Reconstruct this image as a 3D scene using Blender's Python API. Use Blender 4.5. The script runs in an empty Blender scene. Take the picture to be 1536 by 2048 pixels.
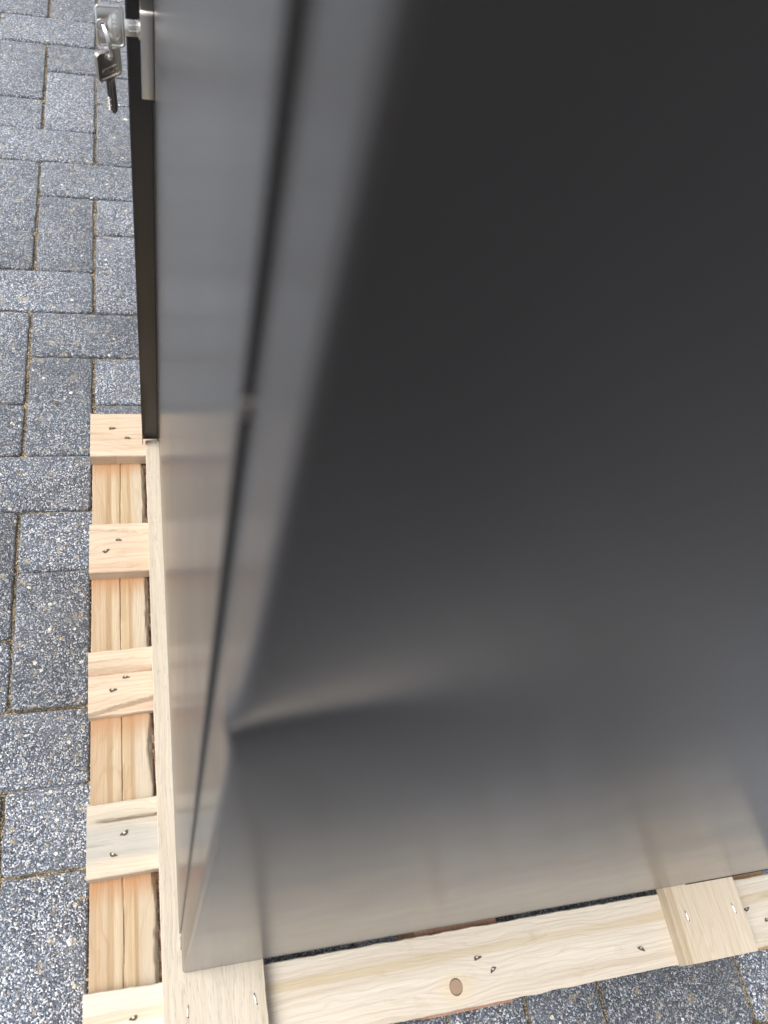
import bpy, math, random
from mathutils import Vector, Matrix, noise
random.seed(11)
scene = bpy.context.scene
COL = scene.collection

# ------------------------------------------------------------------ camera
cam_d = bpy.data.cameras.new('camera')
cam = bpy.data.objects.new('camera', cam_d)
COL.objects.link(cam)
R = ((0.9619, -0.0314, 0.2718), (-0.1689, -0.8497, 0.4996), (0.2152, -0.5264, -0.8226))
cam.matrix_world = Matrix(((R[0][0], -R[0][1], -R[0][2], -0.01815),
                           (R[1][0], -R[1][1], -R[1][2], -0.05896),
                           (R[2][0], -R[2][1], -R[2][2], 1.0),
                           (0, 0, 0, 1)))
cam_d.sensor_fit = 'VERTICAL'
cam_d.sensor_height = 36.0
cam_d.lens = 1662.6 / 2048 * 36.0
cam_d.clip_start = 0.01
cam_d.clip_end = 500.0
cam_d.dof.use_dof = True
cam_d.dof.focus_distance = 1.15
cam_d.dof.aperture_fstop = 8.5
scene.camera = cam

# ------------------------------------------------------------------ sky, sun, exposure
SUN_EL, SUN_AZ = math.radians(60), math.radians(-98)      # azimuth from +Y towards +X
world = bpy.data.worlds.new('World')
scene.world = world
world.use_nodes = True
wn, wl = world.node_tree.nodes, world.node_tree.links
wn.clear()
sky = wn.new('ShaderNodeTexSky'); sky.sky_type = 'NISHITA'; sky.sun_disc = False
sky.sun_elevation = SUN_EL; sky.sun_rotation = SUN_AZ
sky.air_density = 1.0; sky.dust_density = 4.0; sky.ozone_density = 1.0
hsv = wn.new('ShaderNodeHueSaturation'); hsv.inputs['Saturation'].default_value = 0.28
bg = wn.new('ShaderNodeBackground'); bg.inputs['Strength'].default_value = 0.15
wo = wn.new('ShaderNodeOutputWorld')
wl.new(sky.outputs[0], hsv.inputs['Color']); wl.new(hsv.outputs[0], bg.inputs['Color'])
wl.new(bg.outputs[0], wo.inputs['Surface'])
sun_d = bpy.data.lights.new('sun', 'SUN'); sun_d.energy = 1.5; sun_d.angle = math.radians(35)
sun_d.color = (1.0, 0.975, 0.945)
sun = bpy.data.objects.new('sun', sun_d); COL.objects.link(sun)
sdir = Vector((math.sin(SUN_AZ) * math.cos(SUN_EL), math.cos(SUN_AZ) * math.cos(SUN_EL), math.sin(SUN_EL)))
sun.rotation_euler = sdir.to_track_quat('Z', 'Y').to_euler()
sun.location = sdir * 5
scene.view_settings.view_transform = 'Standard'
scene.view_settings.look = 'None'
scene.view_settings.gamma = 1.0
scene.view_settings.use_curve_mapping = False
scene.view_settings.exposure = 0.68

# ------------------------------------------------------------------ helpers
def empty(name, loc):
    o = bpy.data.objects.new(name, None); o.empty_display_size = 0.02
    o.location = loc; COL.objects.link(o); return o

def link(name, me, mat=None, parent=None, smooth=None):
    if mat is not None:
        for m in (mat if isinstance(mat, (list, tuple)) else [mat]): me.materials.append(m)
    if smooth is not None:
        me.polygons.foreach_set('use_smooth', [True] * len(me.polygons))
        me.set_sharp_from_angle(angle=math.radians(smooth))
    o = bpy.data.objects.new(name, me); COL.objects.link(o)
    if parent is not None:
        o.parent = parent
        base = Vector((0, 0, 0)); p = parent
        while p is not None: base += Vector(p.location); p = p.parent
        o.location = -base                      # mesh coordinates are world coordinates
    return o

def mesh(name, v, f):
    me = bpy.data.meshes.new(name); me.from_pydata([tuple(a) for a in v], [], f); me.validate(); me.update(); return me

def tag(o, label=None, cat=None, group=None, kind=None):
    if label: o['label'] = label
    if cat: o['category'] = cat
    if group: o['group'] = group
    if kind: o['kind'] = kind
    return o

def box_vf(x0, x1, y0, y1, z0, z1, c=0.0):
    """box with chamfered edges of size c"""
    if c <= 0:
        v = [(x, y, z) for z in (z0, z1) for y in (y0, y1) for x in (x0, x1)]
        f = [(0, 2, 3, 1), (4, 5, 7, 6), (0, 1, 5, 4), (2, 6, 7, 3), (0, 4, 6, 2), (1, 3, 7, 5)]
        return v, f
    import bmesh
    bm = bmesh.new()
    vs = [bm.verts.new(p) for p in [(x, y, z) for z in (z0, z1) for y in (y0, y1) for x in (x0, x1)]]
    for q in [(0, 2, 3, 1), (4, 5, 7, 6), (0, 1, 5, 4), (2, 6, 7, 3), (0, 4, 6, 2), (1, 3, 7, 5)]:
        bm.faces.new([vs[i] for i in q])
    bmesh.ops.bevel(bm, geom=bm.edges[:], offset=c, segments=2, affect='EDGES', profile=0.5)
    bm.verts.index_update()
    v = [tuple(a.co) for a in bm.verts]; f = [tuple(a.index for a in p.verts) for p in bm.faces]
    bm.free(); return v, f

def box(name, x0, x1, y0, y1, z0, z1, mat, parent=None, c=0.0, smooth=4):
    v, f = box_vf(x0, x1, y0, y1, z0, z1, c)
    return link(name, mesh(name, v, f), mat, parent, smooth)

def prism(name, outline, t0, t1, axes, mat, parent=None, bevel=0.0, holes=(), xf=None, smooth=40):
    """extrude a 2-D outline (with holes) along the third axis through a curve-fill; axes map (a,b,t)->xyz"""
    import bmesh
    cu = bpy.data.curves.new('tmp', 'CURVE'); cu.dimensions = '2D'; cu.fill_mode = 'BOTH'
    for ring in [outline] + list(holes):
        s = cu.splines.new('POLY'); s.points.add(len(ring) - 1); s.use_cyclic_u = True
        for i, p in enumerate(ring): s.points[i].co = (p[0], p[1], 0, 1)
    th = abs(t1 - t0) / 2
    cu.extrude = th - bevel; cu.bevel_depth = bevel; cu.bevel_resolution = 2; cu.offset = -bevel
    ob = bpy.data.objects.new('tmp', cu); COL.objects.link(ob)
    dg = bpy.context.evaluated_depsgraph_get()
    me = bpy.data.meshes.new_from_object(ob.evaluated_get(dg))
    bpy.data.objects.remove(ob); bpy.data.curves.remove(cu)
    mid = (t0 + t1) / 2
    bm = bmesh.new(); bm.from_mesh(me)
    for v in bm.verts:
        p = axes(v.co.x, v.co.y, v.co.z + mid)
        v.co = xf @ Vector(p) if xf is not None else Vector(p)
    bmesh.ops.remove_doubles(bm, verts=bm.verts[:], dist=1e-6)
    bmesh.ops.recalc_face_normals(bm, faces=bm.faces[:])
    bm.to_mesh(me); bm.free(); me.name = name; me.materials.clear()
    return link(name, me, mat, parent, smooth)

def round_rect(x0, x1, y0, y1, r, n=6):
    pts = []
    for cx_, cy_, a0 in ((x1 - r, y1 - r, 0), (x0 + r, y1 - r, 90), (x0 + r, y0 + r, 180), (x1 - r, y0 + r, 270)):
        for k in range(n + 1):
            a = math.radians(a0 + 90 * k / n); pts.append((cx_ + r * math.cos(a), cy_ + r * math.sin(a)))
    return pts

def circle(cx_, cy_, r, n=24):
    return [(cx_ + r * math.cos(2 * math.pi * k / n), cy_ + r * math.sin(2 * math.pi * k / n)) for k in range(n)]

def tube_vf(pts, r, n=8, closed=False):
    pts = [Vector(p) for p in pts]; N = len(pts); v = []; f = []
    up = Vector((0.13, 0.31, 0.94)).normalized()
    for i, p in enumerate(pts):
        a = pts[(i - 1) % N] if (closed or i > 0) else p
        b = pts[(i + 1) % N] if (closed or i < N - 1) else p
        t = (b - a).normalized()
        s = t.cross(up); s = s.normalized() if s.length > 1e-5 else Vector((1, 0, 0))
        w = s.cross(t)
        rr = r(i / (N - 1)) if callable(r) else r
        for k in range(n):
            an = 2 * math.pi * k / n
            v.append(p + s * math.cos(an) * rr + w * math.sin(an) * rr)
    for i in range(N if closed else N - 1):
        j = (i + 1) % N
        for k in range(n):
            f.append((i * n + k, i * n + (k + 1) % n, j * n + (k + 1) % n, j * n + k))
    if not closed:
        f.append(tuple(range(n - 1, -1, -1))); f.append(tuple((N - 1) * n + k for k in range(n)))
    return v, f

# ------------------------------------------------------------------ node helpers
class NT:
    def __init__(s, name):
        s.m = bpy.data.materials.new(name); s.m.use_nodes = True
        s.t = s.m.node_tree; s.n = s.t.nodes; s.l = s.t.links
        s.b = s.n['Principled BSDF']
    def set(s, node, key, val):
        if val is None: return
        if isinstance(val, bpy.types.NodeSocket): s.l.new(val, node.inputs[key])
        else: node.inputs[key].default_value = val
    def math(s, op, a, b=None, c=None, clamp=False):
        n = s.n.new('ShaderNodeMath'); n.operation = op; n.use_clamp = clamp
        s.set(n, 0, a); s.set(n, 1, b); s.set(n, 2, c); return n.outputs[0]
    def vmath(s, op, a, b=None):
        n = s.n.new('ShaderNodeVectorMath'); n.operation = op; s.set(n, 0, a)
        if op == 'SCALE': s.set(n, 'Scale', b)
        else: s.set(n, 1, b)
        return n.outputs['Value'] if op in ('LENGTH', 'DISTANCE', 'DOT_PRODUCT') else n.outputs[0]
    def noise(s, v, scale, detail=2.0, rough=0.5, dist=0.0, col=False):
        n = s.n.new('ShaderNodeTexNoise'); s.set(n, 'Vector', v); n.inputs['Scale'].default_value = scale
        n.inputs['Detail'].default_value = detail; n.inputs['Roughness'].default_value = rough
        n.inputs['Distortion'].default_value = dist
        return n.outputs['Color'] if col else n.outputs['Fac']
    def voronoi(s, v, scale, feature='F1', rand=1.0):
        n = s.n.new('ShaderNodeTexVoronoi'); n.feature = feature; s.set(n, 'Vector', v)
        n.inputs['Scale'].default_value = scale; n.inputs['Randomness'].default_value = rand; return n
    def ramp(s, fac, stops, interp='LINEAR'):
        n = s.n.new('ShaderNodeValToRGB'); cr = n.color_ramp; cr.interpolation = interp
        while len(cr.elements) < len(stops): cr.elements.new(0.5)
        for e, (p, c) in zip(cr.elements, stops):
            e.position = p; e.color = (*c, 1) if isinstance(c, tuple) else (c, c, c, 1)
        s.set(n, 'Fac', fac); return n.outputs['Color']
    def mix(s, fac, a, b, mode='MIX'):
        n = s.n.new('ShaderNodeMix'); n.data_type = 'RGBA'; n.blend_type = mode
        s.set(n, 0, fac)
        for k, v in ((6, a), (7, b)):
            if isinstance(v, tuple) and len(v) == 3: v = (*v, 1)
            s.set(n, k, v)
        return n.outputs[2]
    def smooth(s, x, a, b):
        n = s.n.new('ShaderNodeMapRange'); n.interpolation_type = 'SMOOTHSTEP'
        s.set(n, 0, x); n.inputs[1].default_value = a; n.inputs[2].default_value = b; return n.outputs[0]
    def coord(s, kind='Object'):
        n = s.n.new('ShaderNodeTexCoord'); return n.outputs[kind]
    def pos(s):
        return s.n.new('ShaderNodeNewGeometry').outputs['Position']
    def sep(s, v):
        n = s.n.new('ShaderNodeSeparateXYZ'); s.set(n, 0, v); return n.outputs
    def comb(s, x, y, z):
        n = s.n.new('ShaderNodeCombineXYZ'); s.set(n, 0, x); s.set(n, 1, y); s.set(n, 2, z); return n.outputs[0]
    def rnd(s):
        return s.n.new('ShaderNodeObjectInfo').outputs['Random']
    def bump(s, h, strength, dist):
        n = s.n.new('ShaderNodeBump'); s.set(n, 'Height', h); n.inputs['Strength'].default_value = strength
        n.inputs['Distance'].default_value = dist; s.l.new(n.outputs[0], s.b.inputs['Normal'])

def simple(name, col, rough, metal=0.0, spec=None, ior=None):
    t = NT(name); t.b.inputs['Base Color'].default_value = (*col, 1)
    t.b.inputs['Roughness'].default_value = rough; t.b.inputs['Metallic'].default_value = metal
    if spec is not None: t.b.inputs['Specular IOR Level'].default_value = spec
    if ior is not None: t.b.inputs['IOR'].default_value = ior
    return t.m

# ------------------------------------------------------------------ materials
def make_paver():
    t = NT('paver_concrete'); p = t.pos()
    o = t.rnd()
    sp = t.vmath('ADD', p, t.comb(t.math('MULTIPLY', o, 3.0), t.math('MULTIPLY', o, 7.0), 0.0))
    warp = t.vmath('ADD', sp, t.vmath('SCALE', t.noise(sp, 300, 1, col=True), 0.002))
    v1 = t.voronoi(warp, 570)
    r1 = t.sep(v1.outputs['Color'])
    chips = t.ramp(r1[0], [(0.0, (0.010, 0.013, 0.021)), (0.42, (0.036, 0.046, 0.070)), (0.66, (0.12, 0.15, 0.20)),
                           (0.80, (0.36, 0.40, 0.46)), (0.91, (0.78, 0.80, 0.83)), (1.0, (0.95, 0.94, 0.91))])
    v2 = t.voronoi(sp, 900)
    r2 = t.sep(v2.outputs['Color'])
    fine = t.ramp(r2[1], [(0.0, 0.02), (0.5, (0.08, 0.095, 0.12)), (0.8, (0.26, 0.285, 0.33)), (1.0, (0.75, 0.76, 0.78))])
    c = t.mix(0.25, chips, fine)
    # tinted stones, a few larger ones
    v3 = t.voronoi(warp, 120)
    r3 = t.sep(v3.outputs['Color'])
    big = t.math('MULTIPLY', t.math('GREATER_THAN', r3[0], 0.955), t.math('LESS_THAN', v3.outputs['Distance'], 0.30))
    bigc = t.ramp(r3[1], [(0.0, (0.62, 0.60, 0.55)), (0.35, (0.30, 0.25, 0.19)), (0.55, (0.6, 0.55, 0.43)), (0.8, (0.16, 0.16, 0.18)), (1.0, (0.75, 0.75, 0.73))], 'CONSTANT')
    tint = t.math('GREATER_THAN', r1[1], 0.95)
    c = t.mix(t.math('MULTIPLY', tint, 0.5), c, t.ramp(r1[2], [(0.0, (0.60, 0.38, 0.16)), (0.5, (0.65, 0.50, 0.26)), (1.0, (0.16, 0.26, 0.42))]))
    # worn lighter cement film in patches, darker clean areas
    lf = t.noise(p, 16, 4, 0.6, 0.4)
    film = t.smooth(lf, 0.42, 0.72)
    c = t.mix(t.math('MULTIPLY', film, 0.28), c, (0.27, 0.29, 0.305))
    lf2 = t.noise(p, 5.0, 2, 0.5)
    tone = t.math('ADD', t.math('MULTIPLY', lf2, 0.7), t.math('MULTIPLY', o, 0.35))
    tone = t.math('ADD', tone, 0.22)
    c = t.mix(1.0, c, t.vmath('MULTIPLY', t.comb(tone, tone, tone), (0.985, 1.0, 1.03)), 'MULTIPLY')
    c = t.mix(big, c, bigc)
    dn = t.noise(sp, 55, 3, 0.6)
    c = t.mix(t.math('MULTIPLY', t.smooth(dn, 0.58, 0.72), 0.5), c, (0.40, 0.32, 0.20))
    t.set(t.b, 'Base Color', c)
    t.b.inputs['Roughness'].default_value = 0.5
    t.b.inputs['Specular IOR Level'].default_value = 0.7
    t.b.inputs['Sheen Weight'].default_value = 0.35; t.b.inputs['Sheen Roughness'].default_value = 0.4; t.b.inputs['Sheen Tint'].default_value = (0.93, 0.97, 1.0, 1)
    h = t.math('ADD', t.math('MULTIPLY', r1[0], 0.6), t.math('MULTIPLY', v1.outputs['Distance'], -1.1))
    h = t.math('ADD', h, t.math('MULTIPLY', t.noise(sp, 90, 2), 1.4))
    t.bump(h, 0.85, 0.0013)
    return t.m

def make_sand(name, dark=1.0):
    t = NT(name); p = t.pos()
    v = t.voronoi(p, 700); r = t.sep(v.outputs['Color'])
    c = t.ramp(r[0], [(0.0, (0.04, 0.032, 0.022)), (0.4, (0.16, 0.12, 0.075)), (0.75, (0.33, 0.26, 0.16)), (1.0, (0.6, 0.53, 0.4))])
    n = t.noise(p, 22, 3, 0.6)
    c = t.mix(t.smooth(n, 0.38, 0.62), t.mix(1.0, c, (0.35, 0.34, 0.33), 'MULTIPLY'), c)
    t.set(t.b, 'Base Color', c); t.b.inputs['Roughness'].default_value = 0.9
    t.bump(r[0], 0.8, 0.001)
    return t.m

def make_wood(name, along, light, mid, streak, stain=None, stain_amt=0.0, line=0.5, dash=0.0, stripes=None, knots=(), grain=1.0, mould=0.0, endred=None):
    """along: 0 for grain on x, 1 for grain on y; knots: (a, c, r) in along/across metres"""
    t = NT(name); s = t.sep(t.pos())
    o = t.rnd()
    A, C = (s[0], s[1]) if along == 0 else (s[1], s[0])
    Z = s[2]
    wig = t.noise(t.comb(t.math('MULTIPLY', A, 4.0), t.math('MULTIPLY', C, 7.0), t.math('MULTIPLY', o, 9.0)), 1.0, 2)
    Cw = t.math('ADD', C, t.math('MULTIPLY', t.math('SUBTRACT', wig, 0.5), 0.022))
    kn_mask = None
    for (ka, kc, kr) in knots:
        da = t.math('SUBTRACT', A, ka); dc = t.math('SUBTRACT', C, kc)
        g = t.math('ADD', t.math('MULTIPLY', t.math('POWER', t.math('DIVIDE', da, kr * 3.2), 2.0), 1.0),
                   t.math('POWER', t.math('DIVIDE', dc, kr * 2.3), 2.0))
        e = t.math('EXPONENT', t.math('MULTIPLY', g, -1.0))
        push = t.math('MULTIPLY', t.math('MULTIPLY', e, t.math('SIGN', dc)), -kr * 0.9)
        Cw = t.math('ADD', Cw, push)
        kn_mask = e if kn_mask is None else t.math('MAXIMUM', kn_mask, e)
    off = t.math('MULTIPLY', o, 13.0)
    v1 = t.comb(t.math('MULTIPLY', A, 1.6), t.math('MULTIPLY', Cw, 42.0 * grain), t.math('ADD', t.math('MULTIPLY', Z, 30.0), off))
    n1 = t.noise(v1, 1.0, 5, 0.62, 0.15)
    v2 = t.comb(t.math('MULTIPLY', A, 9.0), t.math('MULTIPLY', Cw, 520.0), t.math('ADD', t.math('MULTIPLY', Z, 300.0), off))
    n2 = t.noise(v2, 1.0, 3, 0.65)
    v3 = t.comb(t.math('MULTIPLY', A, 5.0), t.math('MULTIPLY', Cw, 16.0), off)
    n3 = t.noise(v3, 1.0, 3, 0.55)
    # growth-ring lines
    ph = t.math('ADD', t.math('MULTIPLY', Cw, 140.0 * grain), t.math('MULTIPLY', n3, 9.0))
    ring = t.math('FRACT', t.math('ADD', ph, off))
    ringl = t.math('MULTIPLY', t.smooth(ring, 0.55, 0.93), t.math('SUBTRACT', 1.0, t.smooth(ring, 0.93, 1.0)))
    c = t.ramp(n1, [(0.25, streak), (0.43, mid), (0.60, light), (1.0, light)])
    c = t.mix(t.math('MULTIPLY', ringl, line), c, streak)
    if stripes:       # across positions (centre, half width, colour, amount)
        for (pc, hw, colr, am) in stripes:
            wob = t.math('ADD', t.math('ABSOLUTE', t.math('SUBTRACT', C, pc)), t.math('MULTIPLY', t.math('SUBTRACT', n3, 0.5), hw * 1.1))
            m = t.math('SUBTRACT', 1.0, t.smooth(wob, hw * 0.45, hw * 1.15))
            m = t.math('MULTIPLY', m, t.math('ADD', 0.15, t.math('MULTIPLY', t.noise(t.comb(t.math('MULTIPLY', A, 6.0), pc * 400.0, off), 1.0, 3, 0.6), 1.45)))
            c = t.mix(t.math('MULTIPLY', m, am, clamp=True), c, colr)
    if endred:        # resin tint next to the deck boards: list of (position along, reach)
        for (pa, reach, am) in endred:
            d = t.math('ABSOLUTE', t.math('SUBTRACT', A, pa))
            m = t.math('SUBTRACT', 1.0, t.smooth(t.math('ADD', d, t.math('MULTIPLY', n1, reach * 0.8)), reach * 0.3, reach * 1.25))
            c = t.mix(t.math('MULTIPLY', m, am), c, (0.54, 0.29, 0.14))
    fib = t.math('ADD', t.math('MULTIPLY', t.math('SUBTRACT', n2, 0.5), 0.46), 1.0)
    c = t.mix(1.0, c, t.vmath('MULTIPLY', t.comb(fib, fib, fib), (0.715, 0.70, 0.685)), 'MULTIPLY')
    if stain:
        ms = t.smooth(t.noise(t.comb(t.math('MULTIPLY', A, 3.0), t.math('MULTIPLY', Cw, 34.0), t.math('ADD', off, 5.0)), 1.0, 4, 0.6), 0.52, 0.72)
        c = t.mix(t.math('MULTIPLY', ms, stain_amt), c, stain)
    if dash > 0:
        nd = t.noise(t.comb(t.math('MULTIPLY', A, 75.0), t.math('MULTIPLY', C, 650.0), t.math('ADD', off, 2.0)), 1.0, 2, 0.6)
        c = t.mix(t.math('MULTIPLY', t.smooth(nd, 0.54, 0.72), dash), c, (0.27, 0.255, 0.23))
    if mould > 0:
        nm = t.noise(t.comb(t.math('MULTIPLY', A, 30.0), t.math('MULTIPLY', C, 60.0), off), 1.0, 4, 0.7)
        nb = t.noise(t.comb(t.math('MULTIPLY', A, 8.0), t.math('MULTIPLY', C, 14.0), off), 1.0, 2)
        mm = t.math('MULTIPLY', t.smooth(nm, 0.55, 0.75), t.smooth(nb, 0.48, 0.62))
        c = t.mix(t.math('MULTIPLY', mm, mould), c, (0.33, 0.24, 0.09))
    if kn_mask is not None:
        halo = t.smooth(kn_mask, 0.45, 0.95)
        c = t.mix(t.math('MULTIPLY', halo, 0.35), c, (0.62, 0.47, 0.27))
    t.set(t.b, 'Base Color', c)
    t.b.inputs['Roughness'].default_value = 0.72
    t.b.inputs['Specular IOR Level'].default_value = 0.28
    h = t.math('ADD', t.math('MULTIPLY', n2, 1.0), t.math('MULTIPLY', n1, 0.6))
    h = t.math('SUBTRACT', h, t.math('MULTIPLY', ringl, 0.25))
    t.bump(h, 0.5, 0.0008)
    return t.m

def make_paint(name, base, rough):
    t = NT(name); p = t.coord('Object')
    n = t.noise(p, 1500, 2, 0.6)
    n2 = t.noise(p, 6, 2)
    t.b.inputs['Base Color'].default_value = (*base, 1)
    sm = t.noise(p, 23, 3, 0.6)
    t.set(t.b, 'Roughness', t.math('ADD', rough - 0.045, t.math('ADD', t.math('MULTIPLY', n2, 0.05), t.math('MULTIPLY', sm, 0.05))))
    dv = t.voronoi(p, 75); dr = t.sep(dv.outputs['Color'])
    speck = t.math('MULTIPLY', t.math('GREATER_THAN', dr[0], 0.93), t.math('LESS_THAN', dv.outputs['Distance'], t.math('MULTIPLY', dr[1], 0.09)))
    t.set(t.b, 'Base Color', t.mix(t.math('MULTIPLY', speck, 0.6), (*base,), (0.30, 0.29, 0.27)))
    t.b.inputs['IOR'].default_value = 1.62; t.b.inputs['Specular Tint'].default_value = (1.0, 0.975, 0.945, 1)
    t.b.inputs['Sheen Weight'].default_value = 0.075; t.b.inputs['Sheen Roughness'].default_value = 0.30; t.b.inputs['Sheen Tint'].default_value = (1.0, 0.96, 0.93, 1)
    return t.m

def make_bark():
    t = NT('bark'); p = t.pos()
    n = t.noise(p, 160, 5, 0.7)
    c = t.ramp(n, [(0.3, (0.07, 0.035, 0.022)), (0.5, (0.24, 0.135, 0.085)), (0.72, (0.55, 0.38, 0.26))])
    t.set(t.b, 'Base Color', c); t.b.inputs['Roughness'].default_value = 0.9; t.bump(n, 1.0, 0.003); return t.m

M = {}
M['paver'] = make_paver()
M['sand'] = make_sand('joint_sand_mat')
M['paint'] = make_paint('anthracite_powder_coat', (0.0085, 0.0070, 0.0070), 0.24)
M['seam'] = simple('dark_recess', (0.012, 0.012, 0.013), 0.6)
M['nickel'] = simple('satin_nickel', (0.62, 0.585, 0.54), 0.30, 1.0)
M['chrome'] = simple('polished_nickel', (0.80, 0.79, 0.78), 0.14, 1.0)
M['nail'] = simple('galvanised_nail', (0.30, 0.28, 0.26), 0.5, 1.0)
M['hole'] = simple('splintered_hole', (0.10, 0.072, 0.048), 0.95)
M['staple'] = simple('bright_staple', (0.72, 0.74, 0.76), 0.30, 1.0)
M['bark'] = make_bark()
PINK, CREAM, PALE = (0.74, 0.57, 0.45), (0.76, 0.64, 0.48), (0.74, 0.66, 0.55)
M['deck_pink'] = make_wood('deck_wood_pink', 0, (0.78, 0.645, 0.50), (0.74, 0.58, 0.43), (0.60, 0.42, 0.285), line=0.38, dash=0.16, mould=0.3)
M['deck_cream'] = make_wood('deck_wood_cream', 0, (0.80, 0.66, 0.50), (0.75, 0.60, 0.45), (0.60, 0.43, 0.29), line=0.4, dash=0.16, mould=0.3)
M['deck_grey'] = make_wood('deck_wood_grey', 0, (0.78, 0.69, 0.56), (0.72, 0.63, 0.50), (0.52, 0.47, 0.38), line=0.3, dash=0.18, grain=0.8,
                           stripes=[(0.142, 0.020, (0.50, 0.50, 0.47), 0.8), (0.112, 0.012, (0.80, 0.68, 0.53), 0.5)])
M['deck_knot'] = make_wood('deck_wood_knot', 0, (0.86, 0.79, 0.68), (0.80, 0.72, 0.60), (0.62, 0.52, 0.40), line=0.28, dash=0.10, mould=0.35,
                           knots=[(0.2931, -0.0595, 0.0100)], grain=1.2,
                           stripes=[(-0.028, 0.006, (0.66, 0.53, 0.32), 0.55)])
M['plank_left'] = make_wood('plank_wood_left', 1, (0.74, 0.67, 0.56), (0.69, 0.61, 0.49), (0.56, 0.47, 0.36), line=0.12, dash=0.5, mould=0.6, grain=0.8)
M['plank_right'] = make_wood('plank_wood_right', 1, (0.84, 0.75, 0.61), (0.79, 0.68, 0.53), (0.64, 0.50, 0.34), line=0.30, dash=0.06, grain=0.7,
                             stripes=[(0.5745, 0.006, (0.42, 0.30, 0.15), 0.5)])
M['stringer'] = make_wood('stringer_wood', 1, (0.67, 0.54, 0.38), (0.59, 0.455, 0.30), (0.44, 0.30, 0.17), line=0.42, dash=0.16, grain=0.55,
                          stripes=[(-0.085, 0.010, (0.58, 0.41, 0.26), 0.6), (-0.0725, 0.0045, (0.44, 0.29, 0.15), 0.75),
                                   (-0.066, 0.0035, (0.72, 0.60, 0.42), 0.6), (-0.052, 0.0045, (0.62, 0.46, 0.26), 0.5),
                                   (-0.0455, 0.0028, (0.44, 0.29, 0.14), 0.75), (-0.033, 0.012, (0.66, 0.57, 0.44), 0.8)],
                          endred=[(0.669, 0.040, 0.8), (0.4825, 0.046, 0.9), (0.2916, 0.048, 0.8), (0.1069, 0.040, 0.9)])
M['stringer_red'] = make_wood('stringer_wood_red', 1, (0.50, 0.31, 0.22), (0.43, 0.24, 0.16), (0.27, 0.14, 0.09), line=0.3)
M['stringer_tan'] = make_wood('stringer_wood_tan', 1, (0.62, 0.40, 0.22), (0.55, 0.33, 0.17), (0.36, 0.20, 0.10), line=0.3)
def make_knot():
    t = NT('knot_wood'); s = t.sep(t.pos())
    dx = t.math('SUBTRACT', s[0], 0.2931); dy = t.math('SUBTRACT', s[1], -0.0595)
    d = t.math('SQRT', t.math('ADD', t.math('POWER', dx, 2.0), t.math('POWER', dy, 2.0)))
    n = t.noise(t.pos(), 260, 3)
    r = t.math('FRACT', t.math('ADD', t.math('MULTIPLY', d, 620.0), t.math('MULTIPLY', n, 1.3)))
    c = t.ramp(r, [(0.0, (0.38, 0.27, 0.185)), (0.6, (0.34, 0.235, 0.155)), (1.0, (0.17, 0.105, 0.065))])
    c = t.mix(t.smooth(d, 0.0068, 0.0080), c, (0.10, 0.06, 0.035))
    t.set(t.b, 'Base Color', c); t.b.inputs['Roughness'].default_value = 0.7; return t.m
M['knot'] = make_knot()
M['grit_pale'] = simple('grit_pale', (0.62, 0.60, 0.55), 0.8)
M['grit_ochre'] = simple('grit_ochre', (0.36, 0.28, 0.17), 0.85)
M['grit_dark'] = simple('grit_dark', (0.13, 0.11, 0.09), 0.85)

# ================================================================== the setting
GZ = -0.13
def sheet(name, x0, x1, y0, y1, z, mat):
    return link(name, mesh(name, [(x0, y0, z), (x1, y0, z), (x1, y1, z), (x0, y1, z)], [(0, 1, 2, 3)]), mat)
ground = tag(sheet('ground', -150, 150, -150, 150, GZ - 0.0062, M['sand']), kind='structure')
pavement = tag(empty('pavement', (0, 0, GZ - 0.008)), kind='structure')

def paver_mesh(name, lx, ly, seed, fine=True):
    """one concrete paver, top at z=0, slightly irregular rounded arrises"""
    rnd = random.Random(seed)
    gx, gy, H = 0.0052, 0.0030, 0.030
    x0, x1, y0, y1 = gx / 2, lx - gx / 2, gy / 2, ly - gy / 2
    n = 10 if fine else 1
    def ringpts(ins, z, jit):
        pts = []
        X0, X1, Y0, Y1 = x0 + ins, x1 - ins, y0 + ins, y1 - ins
        cr = 0.0045
        side = [((X0 + cr, Y0), (X1 - cr, Y0)), ((X1, Y0 + cr), (X1, Y1 - cr)), ((X1 - cr, Y1), (X0 + cr, Y1)), ((X0, Y1 - cr), (X0, Y0 + cr))]
        for k, (a, b) in enumerate(side):
            for i in range(n + 1):
                f = i / n
                x, y = a[0] + (b[0] - a[0]) * f, a[1] + (b[1] - a[1]) * f
                d = jit * (noise.noise(Vector((x * 60 + seed * 3.1, y * 60, k * 5.0))) * 0.0022 + noise.noise(Vector((x * 240, y * 240 + seed, k))) * 0.0008)
                if k == 0: y += max(d, -0.0008)
                elif k == 1: x -= max(d, -0.0012)
                elif k == 2: y -= max(d, -0.0008)
                else: x += max(d, -0.0012)
                pts.append((x, y, z + jit * noise.noise(Vector((x * 50, y * 50, seed * 2.0))) * 0.0006))
        return pts
    rings = [ringpts(0, -H, 0), ringpts(0.0, -0.0035, 1), ringpts(0.0011, -0.0012, 1), ringpts(0.0032, 0.0, 0.5)]
    v = [p for r in rings for p in r]; N = len(rings[0]); f = []
    for r in range(len(rings) - 1):
        for i in range(N):
            j = (i + 1) % N
            f.append((r * N + i, r * N + j, (r + 1) * N + j, (r + 1) * N + i))
    f.append(tuple((len(rings) - 1) * N + i for i in range(N)))
    me = mesh(name, v, f)
    me.polygons.foreach_set('use_smooth', [True] * len(me.polygons)); me.set_sharp_from_angle(angle=math.radians(50))
    me.materials.append(M['paver']); return me
P = 0.1
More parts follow.
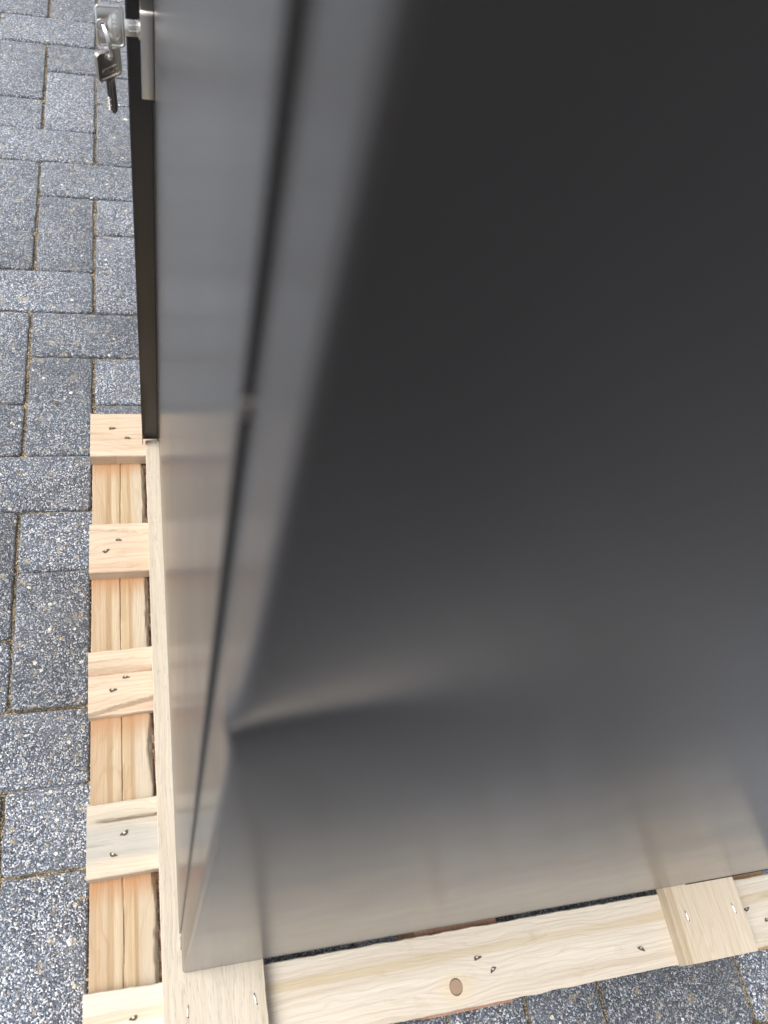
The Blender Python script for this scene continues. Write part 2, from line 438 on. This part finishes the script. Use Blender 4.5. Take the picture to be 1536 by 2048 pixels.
# row lines measured down the bond: row n lies between YR(n+1) and YR(n)
Y_TOP = 1.3625
def YR(n): return Y_TOP - n * 0.1020
def XC(c): return -0.2030 + (c) * 0.1025        # left side of column c; column 0 is the one left of x = -0.1
RP, CP = 0.1020, 0.1025
vert = [paver_mesh('paver', CP, 2 * RP, 10 + k) for k in range(6)]
horz = [paver_mesh('paver', 2 * CP, RP, 30 + k) for k in range(6)]
far_v, far_f = [], []
n_pav = 0
rp = random.Random(4)
spots = []
for c in range(-42, 48):
    for n in range(-40, 60):
        if (n - c) % 4 == 0: spots.append(('v', XC(c), YR(n + 2)))
        elif (n - c) % 4 == 3: spots.append(('h', XC(c), YR(n + 1)))
for kind, x, y in spots:
    near = (-0.62 < x < 0.95 and -0.45 < y < 2.35) and not (x > 0.12 and y > 0.5)
    if near and n_pav < 300:
        me = rp.choice(vert if kind == 'v' else horz)
        o = bpy.data.objects.new('paver', me); COL.objects.link(o); o.parent = pavement
        z = rp.uniform(-0.0012, 0.0012)
        o.location = (x + rp.uniform(-0.0006, 0.0006), y + rp.uniform(-0.0006, 0.0006), 0.008 + z)
        o.rotation_euler = (rp.uniform(-0.006, 0.006), rp.uniform(-0.006, 0.006), rp.uniform(-0.006, 0.006))
        n_pav += 1
    else:
        lx, ly = (CP, 2 * RP) if kind == 'v' else (2 * CP, RP)
        a = 0.0025; b = 0.0025; z = GZ + rp.uniform(-0.001, 0.001); k = len(far_v)
        far_v += [(x + 0.0015, y + 0.0015, GZ - 0.0083), (x + lx - 0.0015, y + 0.0015, GZ - 0.0083), (x + lx - 0.0015, y + ly - 0.0015, GZ - 0.0083), (x + 0.0015, y + ly - 0.0015, GZ - 0.0083),
                  (x + a + .002, y + b + .002, z), (x + lx - a - .002, y + b + .002, z), (x + lx - a - .002, y + ly - b - .002, z), (x + a + .002, y + ly - b - .002, z)]
        far_f += [(k + 4, k + 5, k + 6, k + 7), (k, k + 1, k + 5, k + 4), (k + 1, k + 2, k + 6, k + 5), (k + 2, k + 3, k + 7, k + 6), (k + 3, k, k + 4, k + 7)]
pf = link('paver_field', mesh('paver_field', far_v, far_f), M['paver'], pavement)
pf['kind'] = 'stuff'

# grains of sand caught in the joints and on the stones
def grains(name, items):
    v, f, mi = [], [], []
    for (x, y, z, r, m, sq) in items:
        k = len(v); a = random.uniform(0, 6.28); ca, sa = math.cos(a), math.sin(a)
        rx, ry, rz = r * random.uniform(0.8, 1.35), r * random.uniform(0.6, 1.0), r * sq
        for (dx, dy, dz) in ((1, 0, 0), (0.3, 0.9, 0.1), (-0.8, 0.5, -0.1), (-0.7, -0.6, 0.1), (0.4, -0.9, 0), (0.1, 0.05, 1), (0, 0, -1)):
            px, py = dx * rx, dy * ry
            v.append((x + px * ca - py * sa, y + px * sa + py * ca, z + dz * rz))
        for i in range(5):
            f.append((k + i, k + (i + 1) % 5, k + 5)); f.append((k + (i + 1) % 5, k + i, k + 6)); mi += [m, m]
    me = mesh(name, v, f); me.polygons.foreach_set('material_index', mi[:len(me.polygons)])
    return link(name, me, [M['grit_pale'], M['grit_ochre'], M['grit_dark']])
items = []
for c in range(-4, 9):
    x = XC(c)
    for k in range(1500):
        y = random.uniform(-0.5, 2.3)
        row = math.floor((Y_TOP - y) / RP)
        if (row - (c - 1)) % 4 == 3: continue          # a stretcher spans this joint here
        dens = noise.noise(Vector((c * 7.3, y * 9.0, 1.0)))
        if dens < -0.18 and random.random() < 0.8: continue
        zz = GZ - 0.0048 + random.random() ** 2 * (0.0045 if dens > 0.2 else 0.002)
        items.append((x + random.gauss(0, 0.0016), y, zz, random.uniform(0.0006, 0.0013), 1 if random.random() < 0.62 else (0 if random.random() < 0.5 else 2), 0.8))
for k in range(900):                                # bunches at the crossings
    c = random.randint(-4, 8); n = random.randint(-9, 16)
    if noise.noise(Vector((c * 3.7, n * 5.1, 4.0))) < 0.02: continue
    items.append((XC(c) + random.gauss(0, 0.004), YR(n) + random.gauss(0, 0.004), GZ + random.uniform(-0.004, 0.0008), random.uniform(0.0006, 0.0014), 1 if random.random() < 0.8 else 0, 0.7))
js = grains('joint_sand', items)
tag(js, 'ochre sand and fine grit lying in the joints of the grey pavers', 'sand', kind='stuff')
items = []
for k in range(620):
    x, y = random.uniform(-0.45, 0.85), random.uniform(-0.35, 2.2)
    r = 0.0006 + 0.0013 * random.random() ** 3
    if random.random() < 0.05: r = random.uniform(0.0022, 0.0038)
    items.append((x, y, GZ + r * 0.35 + 0.0006, r, 0 if random.random() < 0.75 else random.choice((1, 2)), 0.5))
for (x, y, r, m) in ((-0.137, 1.085, .004, 0), (-0.100, 0.8, .003, 1), (-0.158, 0.853, .005, 2), (-0.135, 0.875, .004, 0), (-0.155, 0.455, .0035, 0), (-0.140, 0.44, .003, 1),
                     (-0.122, 0.06, .0052, 0), (-0.04, 1.62, .0045, 0), (-0.062, 1.44, .004, 0), (0.28, -0.13, .004, 1), (0.45, -0.12, .004, 0)):
    items.append((x, y, GZ + r * 0.3, r, m, 0.5))
for k in range(26):
    items.append((-0.0975 - abs(random.gauss(0, 0.004)), random.choice((0.345, 0.36, 0.2, 0.49, 0.62, 0.02)) + random.gauss(0, 0.01), GZ + 0.001, random.uniform(0.0008, 0.0022), 1, 0.4))
tag(grains('loose_grit', items), 'pale grit and tiny pebbles scattered over the dark grey pavers', 'grit', kind='stuff')

# ================================================================== the pallet
pallet = tag(empty('pallet', (0.32, 0.33, GZ)), 'pale new timber pallet lying on grey pavers under the dark metal cabinet', 'pallet')

def board(name, axis, us, v0, v1, zt, zb, mat, hf=None, nv=14, seed=0, rough=0.0008, ch=0.0012, parent=pallet, bow=None, mats=None, mfun=None):
    """lofted board; axis 0: runs along x, 1: along y. hf(u,v) adds to the top height; bow(u) shifts it sideways"""
    v, f = [], []
    def P3(u, w, z): return (u, w, z) if axis == 0 else (w, u, z)
    ring = None
    for u in us:
        sh = bow(u) if bow else 0.0
        e0 = (noise.noise(Vector((u * 45, seed, 0))) * 1.0 + noise.noise(Vector((u * 260, seed, 3))) * 0.6) * rough
        e1 = (noise.noise(Vector((u * 45, seed, 9))) * 1.0 + noise.noise(Vector((u * 260, seed, 6))) * 0.6) * rough
        a, b = v0 + e0 + sh, v1 + e1 + sh
        pts = [(b, zb), (a, zb), (a, zt - ch * 1.2)]
        ws = [a + ch * 0.8] + [a + (b - a) * k / nv for k in range(1, nv)] + [b - ch * 0.8]
        for w in ws:
            h = hf(u, w) if hf else 0.0
            h += noise.noise(Vector((u * 12, w * 40, seed))) * 0.0003
            pts.append((w, zt + h))
        hl, hr = (hf(u, a + ch), hf(u, b - ch)) if hf else (0, 0)
        pts[2] = (a, zt - ch * 1.2 + hl)
        pts.append((b, zt - ch * 1.2 + hr))
        ring = len(pts)
        v += [P3(u, w, z) for (w, z) in pts]
    n = len(us); mi = []
    for i in range(n - 1):
        for k in range(ring):
            j = (k + 1) % ring
            q = (i * ring + k, i * ring + j, (i + 1) * ring + j, (i + 1) * ring + k)
            f.append(q if axis == 1 else q[::-1])
            mi.append(mfun(k, ring) if mfun else 0)
    c0 = tuple(range(ring)); c1 = tuple((n - 1) * ring + k for k in range(ring))
    f.append(c0[::-1] if axis == 1 else c0); f.append(c1 if axis == 1 else c1[::-1]); mi += [0, 0]
    me = mesh(name, v, f)
    if len(me.polygons) == len(mi): me.polygons.foreach_set('material_index', mi)
    return link(name, me, mats or mat, parent, 32)

def stations(dense, lo, hi, step, coarse=0.04):
    """sample positions: fine inside the dense ranges, coarse elsewhere"""
    out = [lo]; u = lo
    while u < hi - 1e-6:
        s = step if any(a - 1e-6 <= u <= b for a, b in dense) else coarse
        nxt = min(u + s, hi)
        for a, b in dense:
            if u < a < nxt: nxt = a
        u = nxt; out.append(u)
    return out

def groove(line, width, depth, x0=-9, x1=9, fade=0.01):
    def g(u, v):
        d = abs(v - line(u)); 
        if d > width or u < x0 or u > x1: return 0.0
        e = min(1.0, (u - x0) / fade, (x1 - u) / fade)
        return -depth * (1 - (d / width) ** 2) * max(e, 0)
    return g
def step(line, width, drop, x0=-9):
    """surface in front (lower v) of the line sits 'drop' lower"""
    def g(u, v):
        t = (line(u) - v) / width
        return -drop * min(max(t, 0.0), 1.0)
    return g
def addf(*fs): return lambda u, v: sum(q(u, v) for q in fs)

XD = stations([(-0.097, -0.015)], -0.0965, 0.745, 0.003)
XDR = stations([(-0.097, -0.015), (0.08, 0.745)], -0.0985, 0.745, 0.005)
n1 = lambda u, s, a: noise.noise(Vector((u * s, 1.3, 2.7))) * a
b1 = board('deck_board', 0, XD, 0.6690, 0.7460, -0.020, -0.040, M['deck_pink'], nv=50, seed=1, hf=lambda u, v: groove(lambda q: 0.7090 - (q + 0.095) * 0.02 + n1(q, 30, .0006), 0.0011, 0.0013)(u, v) + groove(lambda q: 0.6790 + (q + 0.07) * 0.45, 0.0009, 0.0008, -0.075, -0.045)(u, v))
b2 = board('deck_board', 0, XD, 0.4822, 0.5567, -0.020, -0.040, M['deck_pink'], seed=2, nv=40,
           hf=groove(lambda u: 0.5475 - (u + 0.095) * 0.07 - max(0, u + 0.07) * 0.06, 0.0013, 0.0022), bow=lambda u: (u + 0.09) * -0.004)
b3 = board('deck_board', 0, XD, 0.2905, 0.3708, -0.020, -0.042, M['deck_cream'], seed=3, nv=64, bow=lambda u: max(min(u, 0.0) + 0.095, 0) * 0.035,
           hf=addf(step(lambda u: 0.3492 + n1(u, 30, .0006), 0.0045, 0.0045),
                   step(lambda u: 0.2945 + (u + 0.092) * 0.22 + n1(u, 26, .0012), 0.0035, 0.0075),
                   groove(lambda u: 0.3575 + (u + .09) * .06, 0.0010, 0.0016, -9, -0.035),
                   groove(lambda u: 0.3412 + (u + .09) * .03 + n1(u, 60, .001), 0.0011, 0.0018),
                   groove(lambda u: 0.3270 + (u + .09) * .03, 0.0009, 0.0013, -9, -0.062)))
b4 = board('deck_board', 0, XD, 0.1060, 0.1850, -0.020, -0.040, M['deck_grey'], seed=4, nv=60, bow=lambda u: max(min(u, 0.0) + 0.095, 0) * 0.03,
           hf=addf(groove(lambda u: 0.1650 + (u + .097) * 0.03 + n1(u, 40, .0005), 0.0016, 0.006, -0.088),
                   groove(lambda u: 0.1400 + (u + .097) * .06, 0.0011, 0.0012, -9, -0.06)))
def keb(u, v):
    k = 0.0
    if u < -0.06: k -= 0.006 * max(0, min(1, (-0.012 - (v)) * -200)) * 0
    return k
b5 = board('deck_board', 0, XDR, -0.0815, -0.0035, -0.020, -0.040, M['deck_knot'], seed=5, nv=30, rough=0.0011, bow=lambda u: max(-0.02 - u, 0) * 0.02)
b5['label'] = 'long pale board with a round knot along the near side'

YP = stations([(-0.085, 0.69)], -0.0835, 0.6815, 0.006)
pl = board('top_plank', 1, YP, -0.0203, 0.0835, -0.0, -0.0197, M['plank_left'], seed=7, nv=16, rough=0.0006)
pr = board('top_plank', 1, stations([(-0.09, 0.03)], -0.0838, 0.6815, 0.004, 0.05), 0.5705, 0.6690, 0.0, -0.0197, M['plank_right'], seed=8, nv=16, rough=0.0005, ch=0.0016)
# small torn splinter standing up against the cabinet by its near corner
v, f = tube_vf([(-0.0006, 0.0345, -0.001), (-0.0010, 0.031, 0.0022), (-0.0012, 0.026, 0.0032), (-0.0008, 0.0215, -0.001)], lambda q: 0.0016 * (0.4 + math.sin(3.14 * q)), 7)
link('splinter', mesh('splinter', v, f), M['plank_left'], pl, 60)
box('top_plank', 0.28, 0.372, -0.0010 + 0.03, 0.6815, -0.0197, -0.0005, M['plank_right'], pallet, c=0.001)

def bark_edge(u, v):
    e = -0.0275 + noise.noise(Vector((u * 22, 5, 1))) * 0.0035 + noise.noise(Vector((u * 120, 5, 1))) * 0.0018
    t = (v - e) / 0.004
    return -0.0045 * min(max(t, 0.0), 1.6) * (1 + 0.5 * noise.noise(Vector((u * 200, v * 300, 0)))) if t > 0 else 0.0
def crack(u): return -0.0582 + (u - 0.3) * 0.003 + noise.noise(Vector((u * 9, 0.5, 0))) * 0.0012
def stringer(x0, x1, mat, mats=None, hf=None, nv=10, mfun=None, seed=1, step_=0.004, dense=((-0.09, 0.75),)):
    return board('stringer', 1, stations(list(dense), -0.0845, 0.7440, step_), x0, x1, -0.0403, GZ + 0.001, mat, hf=hf, nv=nv, seed=seed, mats=mats, mfun=mfun, rough=0.0006)
NVS = 66
stringer(-0.0945, -0.0175, M['stringer'], mats=[M['stringer'], M['bark']], nv=NVS, seed=11, step_=0.0035,
         hf=addf(bark_edge, groove(crack, 0.0008, 0.0022)), mfun=lambda k, r: 1 if (k >= r - 7 or k == 0) else 0)
stringer(0.2620, 0.3640, M['stringer_red'], seed=12, step_=0.02, nv=6)
stringer(0.6790, 0.7415, M['stringer_tan'], seed=13, step_=0.02, nv=6)

def nail(parent, x, y, z, ang=0.0, size=1.0):
    """countersunk nail: torn dark hole in the wood with the nail head inside"""
    n = 14; v = []; f = []
    for k in range(n):
        a = 2 * math.pi * k / n
        rr = (1 + 0.2 * math.sin(a * 3 + x * 900) + 0.08 * math.sin(a * 5 + y * 700)) * size
        dx, dy = math.cos(a) * 0.0046 * rr, math.sin(a) * 0.0026 * rr
        dx *= 1.35 if dx > 0 else 1.0
        v.append((x + dx * math.cos(ang) - dy * math.sin(ang), y + dx * math.sin(ang) + dy * math.cos(ang), z + 0.0009))
    v.append((x, y, z + 0.0009))
    for k in range(n): f.append((k, (k + 1) % n, n))
    h = link('nail_hole', mesh('nail_hole', v, f), M['hole'], parent)
    v, f = [], []
    m = 10
    for r_, zz in ((0.0021, 0.0009), (0.0017, 0.0015)):
        for k in range(m):
            a = 2 * math.pi * k / m; v.append((x + 0.0003 + r_ * math.cos(a) * size, y + 0.0008 + r_ * 0.75 * math.sin(a) * size, z + zz + 0.0004 * math.cos(a)))
    for k in range(m): f.append((k, (k + 1) % m, m + (k + 1) % m, m + k))
    f.append(tuple(range(m, 2 * m)))
    link('nail', mesh('nail', v, f), M['nail'], parent, 30)
for b, lst in ((b1, [(-0.0672, 0.7183, 0.1), (-0.0458, 0.7009, -0.1)]), (b2, [(-0.0597, 0.5300, -0.1), (-0.0758, 0.5131, 0.5)]),
               (b3, [(-0.0532, 0.3359, 0.0), (-0.0685, 0.3205, 0.1), (-0.0524, 0.3037, 0.25)]), (b4, [(-0.0566, 0.1498, 0.4), (-0.0690, 0.1286, -0.35)]),
               (b5, [(-0.0501, -0.0312, 0.2), (0.3234, -0.0355, 0.1), (0.3392, -0.0501, 0.6), (0.5272, -0.0577, -0.5), (0.6846, -0.0384, 0.2), (0.7079, -0.0539, 0.1)])):
    for (x, y, a) in lst:
        z = -0.020
        if b is b3: z = -0.0247 if y > 0.31 else -0.0322
        nail(b, x, y, z, a, random.uniform(0.7, 0.88))
# the knot
v, f = [], []
nk = 30
for r_, zz in ((0.0082, 0.0003), (0.0078, 0.0007)):
    for k in range(nk):
        a = 2 * math.pi * k / nk; v.append((0.2931 + r_ * 0.93 * math.cos(a + 0.2), -0.0595 + r_ * 1.07 * math.sin(a + 0.2), -0.020 + zz))
for k in range(nk): f.append((k, (k + 1) % nk, nk + (k + 1) % nk, nk + k))
f.append(tuple(range(nk, 2 * nk)))
link('knot', mesh('knot', v, f), M['knot'], b5, 40)

def staple(parent, x, y, z, ang, L=0.011):
    pts = []
    for k, (a, h) in enumerate(((-L / 2, -0.0015), (-L / 2 + 0.0004, 0.0004), (-L / 6, 0.0009), (L / 6, 0.0009), (L / 2 - 0.0004, 0.0004), (L / 2, -0.0015))):
        pts.append((x + a * math.sin(ang), y + a * math.cos(ang), z + h))
    v, f = tube_vf(pts, 0.00055, 6)
    link('staple', mesh('staple', v, f), M['staple'], parent, 60)
    v, f = tube_vf([(x - L * .5 * math.sin(ang), y - L * .5 * math.cos(ang), z + .0001), (x - L * .5 * math.sin(ang) + .0008, y - L * .5 * math.cos(ang) + .0006, z + .0001)], 0.0011, 6)
    link('staple_hole', mesh('staple_hole', v, f), M['hole'], parent)
staple(pl, 0.0035, -0.0345, 0.0003, 0.10); staple(pl, 0.0713, -0.0345, 0.0003, -0.15)
staple(pr, 0.5885, -0.0335, 0.0003, -0.10); staple(pr, 0.6540, -0.0350, 0.0003, -0.12)

# ================================================================== the cabinet
CW, CD, CH = 0.742, 0.676, 1.12
cab = tag(empty('metal_cabinet', (CW / 2, CD / 2, 0.0)), 'tall anthracite metal cabinet with a dented near corner, standing on the pallet', 'cabinet')
FX = 0.0          # frame strip lies this far behind the door face
def dent(s_on_b, z):
    """how far the side panel is pushed in (+y) and bulged out (-x); s_on_b = distance from the corner along the panel"""
    s = max(s_on_b, 0.0)
    dz = z - 0.797
    wid_up, wid_dn = 0.017 + s * 0.85, 0.013 + s * 0.45
    w = wid_up if dz > 0 else wid_dn
    prof = math.exp(-(math.sqrt(dz * dz + (0.0008 + 5.0 * s * s) ** 2) - (0.0008 + 5.0 * s * s)) / w)
    amp = (0.0034 + 0.0034 * (1 - math.exp(-s / 0.03))) * math.exp(-(s / 0.078) ** 2)
    # the sheet is also dished in gently over a wider area round the crease
    dish = 0.0036 * (1 - math.exp(-s / 0.045)) * math.exp(-(s / 0.20) ** 2) * math.exp(-((z - 0.795) / 0.070) ** 2)
    return amp * prof + dish

# side panel (normal -y) wrapped round the near corner onto the frame strip (normal -x)
rc = 0.0032
path = []                      # (x, y, nx, ny, s_on_b)
for y in (0.0360, 0.0358, 0.032, 0.027, 0.022, 0.018, 0.014, 0.011, 0.008, 0.006, 0.0050, 0.0040):
    path.append((FX, y, -1, 0, -(y - rc)))
for k in range(0, 9):
    a = math.radians(90 * k / 8)
    path.append((FX + rc - rc * math.cos(a), rc - rc * math.sin(a), -math.cos(a), -math.sin(a), 0.0))
x = FX + rc
for d in [0.001, 0.002, 0.003, 0.004, 0.005, 0.0065, 0.008, 0.010, 0.012, 0.015, 0.018, 0.021, 0.025, 0.029, 0.034, 0.039, 0.045, 0.052, 0.06, 0.07, 0.08, 0.092, 0.105, 0.12, 0.14, 0.16, 0.19, 0.22, 0.26, 0.3, 0.35, 0.4, 0.46, 0.52, 0.58, 0.64, 0.70]:
    path.append((x + d, 0.0, 0, -1, d))
path.append((CW, 0.0, 0, -1, CW - x)); path.append((CW + 0.001, 0.001, 1, 0, CW - x)); path.append((CW + 0.001, 0.03, 1, 0, CW - x))
path[0] = (FX + 0.012, 0.0360, -1, 0, -0.033)
zs = []; z = 0.0012
while z < CH:
    zs.append(z); z += 0.0012 if 0.755 < z < 0.835 else (0.003 if 0.62 < z < 0.98 else 0.02)
zs.append(CH)
v, f = [], []
for z in zs:
    for (px, py, nx, ny, s) in path:
        if s > 0 or ny < 0:
            dy = dent(s, z); dx = 0.0
            if s < 0.01: dx = -0.0024 * (dent(0, z) / 0.0034) * (1 - s / 0.01)
        else:
            fr = max(0.0, 1 + s / 0.026)                     # fades away across the frame strip
            dd = dent(0, z); dy = dd * fr ** 2.5 * 0.75; dx = -0.0024 * (dd / 0.0034) * fr ** 1.5
            if ny == 0 and s == 0: dy = dd
        if nx == -1 and s < -0.02: dx = dy = 0.0
        if nx != -1 and s == 0.0 and ny <= 0:
            fr = -ny; dd = dent(0, z); dy = dd * (0.75 + 0.25 * fr); dx = -0.0024 * (dd / 0.0034)
        v.append((px + dx, py + dy, z))
N = len(path)
for i in range(len(zs) - 1):
    for k in range(N - 1):
        f.append((i * N + k, i * N + k + 1, (i + 1) * N + k + 1, (i + 1) * N + k))
side = link('side_panel', mesh('side_panel', v, f), M['paint'], cab)
side.data.polygons.foreach_set('use_smooth', [True] * len(side.data.polygons))
side.data.set_sharp_from_angle(angle=math.radians(60))
side['label'] = 'dark satin side panel with a sharp dent creased into its corner'
sol = side.modifiers.new('thickness', 'SOLIDIFY'); sol.thickness = 0.0010; sol.offset = -1

# door: proud of the frame, folded edges
v, f = box_vf(-0.0018, 0.018, 0.0368, CD, 0.0035, CH - 0.004, 0.0007)
door = link('door', mesh('door', v, f), M['paint'], cab, 4)
box('door_seal', 0.0035, 0.012, 0.0360, 0.0372, 0.004, CH - 0.005, M['seam'], cab)
# hinge knuckle showing in the gap between door and frame
v, f = tube_vf([(-0.0008, 0.0361, 0.8790), (-0.0008, 0.0361, 0.8830)], 0.0008, 10)
hk = link('hinge_knuckle', mesh('hinge_knuckle', v, f), M['nail'], cab, 40)
# the tall channel-shaped edge profile at the far side of the door: web and two flanges
X0, X1 = -0.0243, -0.0012
box('edge_channel', X0 + 0.0011, X1 - 0.0011, 0.6830, 0.6842, 0.0015, CH, M['paint'], cab)
box('channel_flange', X0, X0 + 0.0010, 0.6735, 0.7150, 0.0008 - 0.0, CH, M['paint'], cab, c=0.0002)
box('channel_flange', X1 - 0.0010, X1, 0.6765, 0.7150, 0.0012, CH, M['paint'], cab, c=0.0002)
box('channel_lining', X1 - 0.0024, X1 - 0.0013, 0.6790, 0.6829, 0.0018, CH - 0.001, M['seam'], cab)
# carcass
box('rear_panel', 0.0, CW + 0.001, 0.6770, 0.7180, 0.0022, CH - 0.001, M['paint'], cab, c=0.0006)
box('far_side_panel', CW - 0.0005, CW + 0.0012, 0.0305, 0.6765, 0.0012, CH - 0.0005, M['paint'], cab)
box('top_panel', -0.0010, CW + 0.0018, -0.0008, 0.7185, CH, CH + 0.016, M['paint'], cab, c=0.0015)
box('base_panel', 0.020, CW - 0.003, 0.012, 0.674, 0.0010, 0.0030, M['paint'], cab)
# fine seam where the lower lip was folded, rising towards the right
pts = [(0.600 + 0.142 * k / 20, -0.00035, 0.0012 + 0.0125 * (k / 20) ** 1.15) for k in range(21)]
v, f = tube_vf(pts, 0.00055, 6); link('fold_seam', mesh('fold_seam', v, f), M['seam'], cab)

# lock case on the door
lock = prism('lock_plate', round_rect(0.6450, 0.6735, 0.5460, 0.6225, 0.0035), -0.0128, -0.0019, lambda a, b, t: (t, a, b), M['nickel'], cab, bevel=0.0009)
cyl_pts = [(-0.0128 - 0.0012 * k, 0.6510, 0.6035) for k in (0, 1)]
v, f = tube_vf([(-0.0122, 0.6535, 0.6035), (-0.0142, 0.6535, 0.6035)], 0.0078, 28)
lock_cyl = link('lock_cylinder', mesh('lock_cylinder', v, f), M['nickel'], lock, 40)

# ================================================================== keys
def text_mesh(s, size, depth):
    cu = bpy.data.curves.new('txt', 'FONT'); cu.body = s; cu.size = size; cu.extrude = depth
    cu.align_x = 'CENTER'; cu.align_y = 'CENTER'; cu.space_character = 1.1
    o = bpy.data.objects.new('txt', cu); COL.objects.link(o)
    me = bpy.data.meshes.new_from_object(o.evaluated_get(bpy.context.evaluated_depsgraph_get()))
    bpy.data.objects.remove(o); bpy.data.curves.remove(cu); return me

def make_key(root, xf, bow_w, bow_h, shaft_len, shaft_w, bitted, hole, badge, badge_rot, mat):
    """local frame: bow centred at the origin in the x-z plane, blade along -z; y is the flat's normal"""
    th = 0.0011
    ax = lambda a, b, t: (a, t, b)
    w, h = bow_w / 2, bow_h / 2
    prism('key_bow', round_rect(-w, w, -h, h, 0.0032), -th, th, ax, mat, root, bevel=0.0004, holes=[circle(hole[0], hole[1], 0.0030)[::-1]], xf=xf)
    rim_o, rim_i = round_rect(-w, w, -h, h, 0.0032), round_rect(-w + 0.0017, w - 0.0017, -h + 0.0017, h - 0.0017, 0.0022)
    for sgn in (-1, 1):
        t0, t1 = (sgn * th * 0.8, sgn * (th + 0.0009))
        prism('bow_rim', rim_o, min(t0, t1), max(t0, t1), ax, mat, root, bevel=0.0003, holes=[rim_i[::-1]], xf=xf)
        prism('hole_collar', circle(hole[0], hole[1], 0.0046), min(t0, t1), max(t0, t1), ax, mat, root, bevel=0.0002, holes=[circle(hole[0], hole[1], 0.0031)[::-1]], xf=xf)
    # oval badge with raised letters on the viewer's side (-y)
    bx, bz, bl, bh = badge
    def axb(a, b, t):
        c_, s_ = math.cos(badge_rot), math.sin(badge_rot)
        return (bx + a * c_ - b * s_, t, bz + a * s_ + b * c_)
    o_, i_ = round_rect(-bl / 2, bl / 2, -bh / 2, bh / 2, bh / 2 * 0.95), round_rect(-bl / 2 + .0006, bl / 2 - .0006, -bh / 2 + .0006, bh / 2 - .0006, bh / 2 * 0.85)
    prism('badge_rim', o_, -th - 0.0006, -th + 0.0002, axb, mat, root, holes=[i_[::-1]], xf=xf)
    me = text_mesh('ERTE', bh * 0.86, 0.0005)
    for vv in me.vertices: vv.co = xf @ Vector(axb(vv.co.x, vv.co.y, -th - 0.0002 - vv.co.z))
    me.materials.clear(); me.name = 'lettering'
    link('lettering', me, mat, root)
    # blade
    sw = shaft_w / 2
    if bitted:
        out = [(-sw, -h + 0.001)]
        z0 = -h - shaft_len * 0.45; n = 6
        for k in range(n):
            zz = z0 - (shaft_len * 0.46) * k / n
            out += [(-sw + 0.0002, zz), (-sw + (0.0038 if k % 2 else 0.0016), zz - shaft_len * 0.035)]
        out += [(-sw + 0.003, -h - shaft_len * 0.93), (0.0012, -h - shaft_len), (sw * 0.75, -h - shaft_len * 0.95), (sw, -h - shaft_len * 0.86), (sw, -h + 0.001)]
    else:
        out = [(-sw, -h + 0.001), (-sw, -h - shaft_len), (sw, -h - shaft_len), (sw, -h + 0.001)]
    prism('key_blade', out[::-1], -th * 0.85, th * 0.85, ax, mat, root, bevel=0.00015, xf=xf)
    for gx, gw in ((sw * 0.28, 0.0007), (-sw * 0.35, 0.0004)):
        prism('blade_rib', [(gx - gw, -h - 0.003), (gx + gw, -h - 0.003), (gx + gw, -h - shaft_len * 0.93), (gx - gw, -h - shaft_len * 0.93)][::-1],
              -th * 0.85 - 0.0004, -th * 0.5, ax, mat, root, bevel=0.0001, xf=xf)

YK = 0.6530
k1 = tag(empty('key', (-0.036, YK, 0.603)), 'key pushed into the cabinet lock, its square bow standing out sideways', 'key')
# blade points to +x into the lock: rotate local -z onto +x
xf1 = Matrix.Translation((-0.0364, YK, 0.6035)) @ Matrix.Rotation(math.radians(4), 4, 'Z') @ Matrix.Rotation(math.radians(-17), 4, 'X') @ Matrix.Rotation(math.radians(-90), 4, 'Y')
make_key(k1, xf1, 0.0300, 0.0225, 0.0135, 0.0125, False, (0.0005, 0.0065), (0.0005, -0.0042, 0.0200, 0.0060), 0.0, M['chrome'])
k2 = tag(empty('key', (-0.039, YK - 0.004, 0.574)), 'spare key hanging teeth down from the ring below the lock', 'key')
xf2 = Matrix.Translation((-0.0392, YK - 0.004, 0.5740)) @ Matrix.Rotation(math.radians(38), 4, 'Z') @ Matrix.Rotation(math.radians(-3), 4, 'Y')
make_key(k2, xf2, 0.0240, 0.0245, 0.0345, 0.0092, True, (0.0012, 0.0068), (0.0005, -0.0052, 0.0160, 0.0056), 0.06, M['nickel'])
kr = tag(empty('key_ring', (-0.040, YK, 0.590)), 'thin wire ring joining the two keys at the lock', 'key ring')
h1 = xf1 @ Vector((0.0005, 0, 0.0065)); h2 = xf2 @ Vector((0.0012, 0, 0.0068))
mid = (h1 + h2) / 2; up = (h1 - h2) / 2 * 1.10; sidev = Vector((0.28, -1.0, 0.1)).normalized() * 0.0115
pts = [mid + up * math.cos(2 * math.pi * k / 36) + sidev * math.sin(2 * math.pi * k / 36) for k in range(36)]
v, f = tube_vf(pts, 0.00085, 8, closed=True)
link('ring_wire', mesh('ring_wire', v, f), M['chrome'], kr, 80)
pts = [p + Vector((0.0013, 0.0004, 0)) for p in pts]
v, f = tube_vf(pts, 0.00085, 8, closed=True)
link('ring_wire', mesh('ring_wire', v, f), M['chrome'], kr, 80)
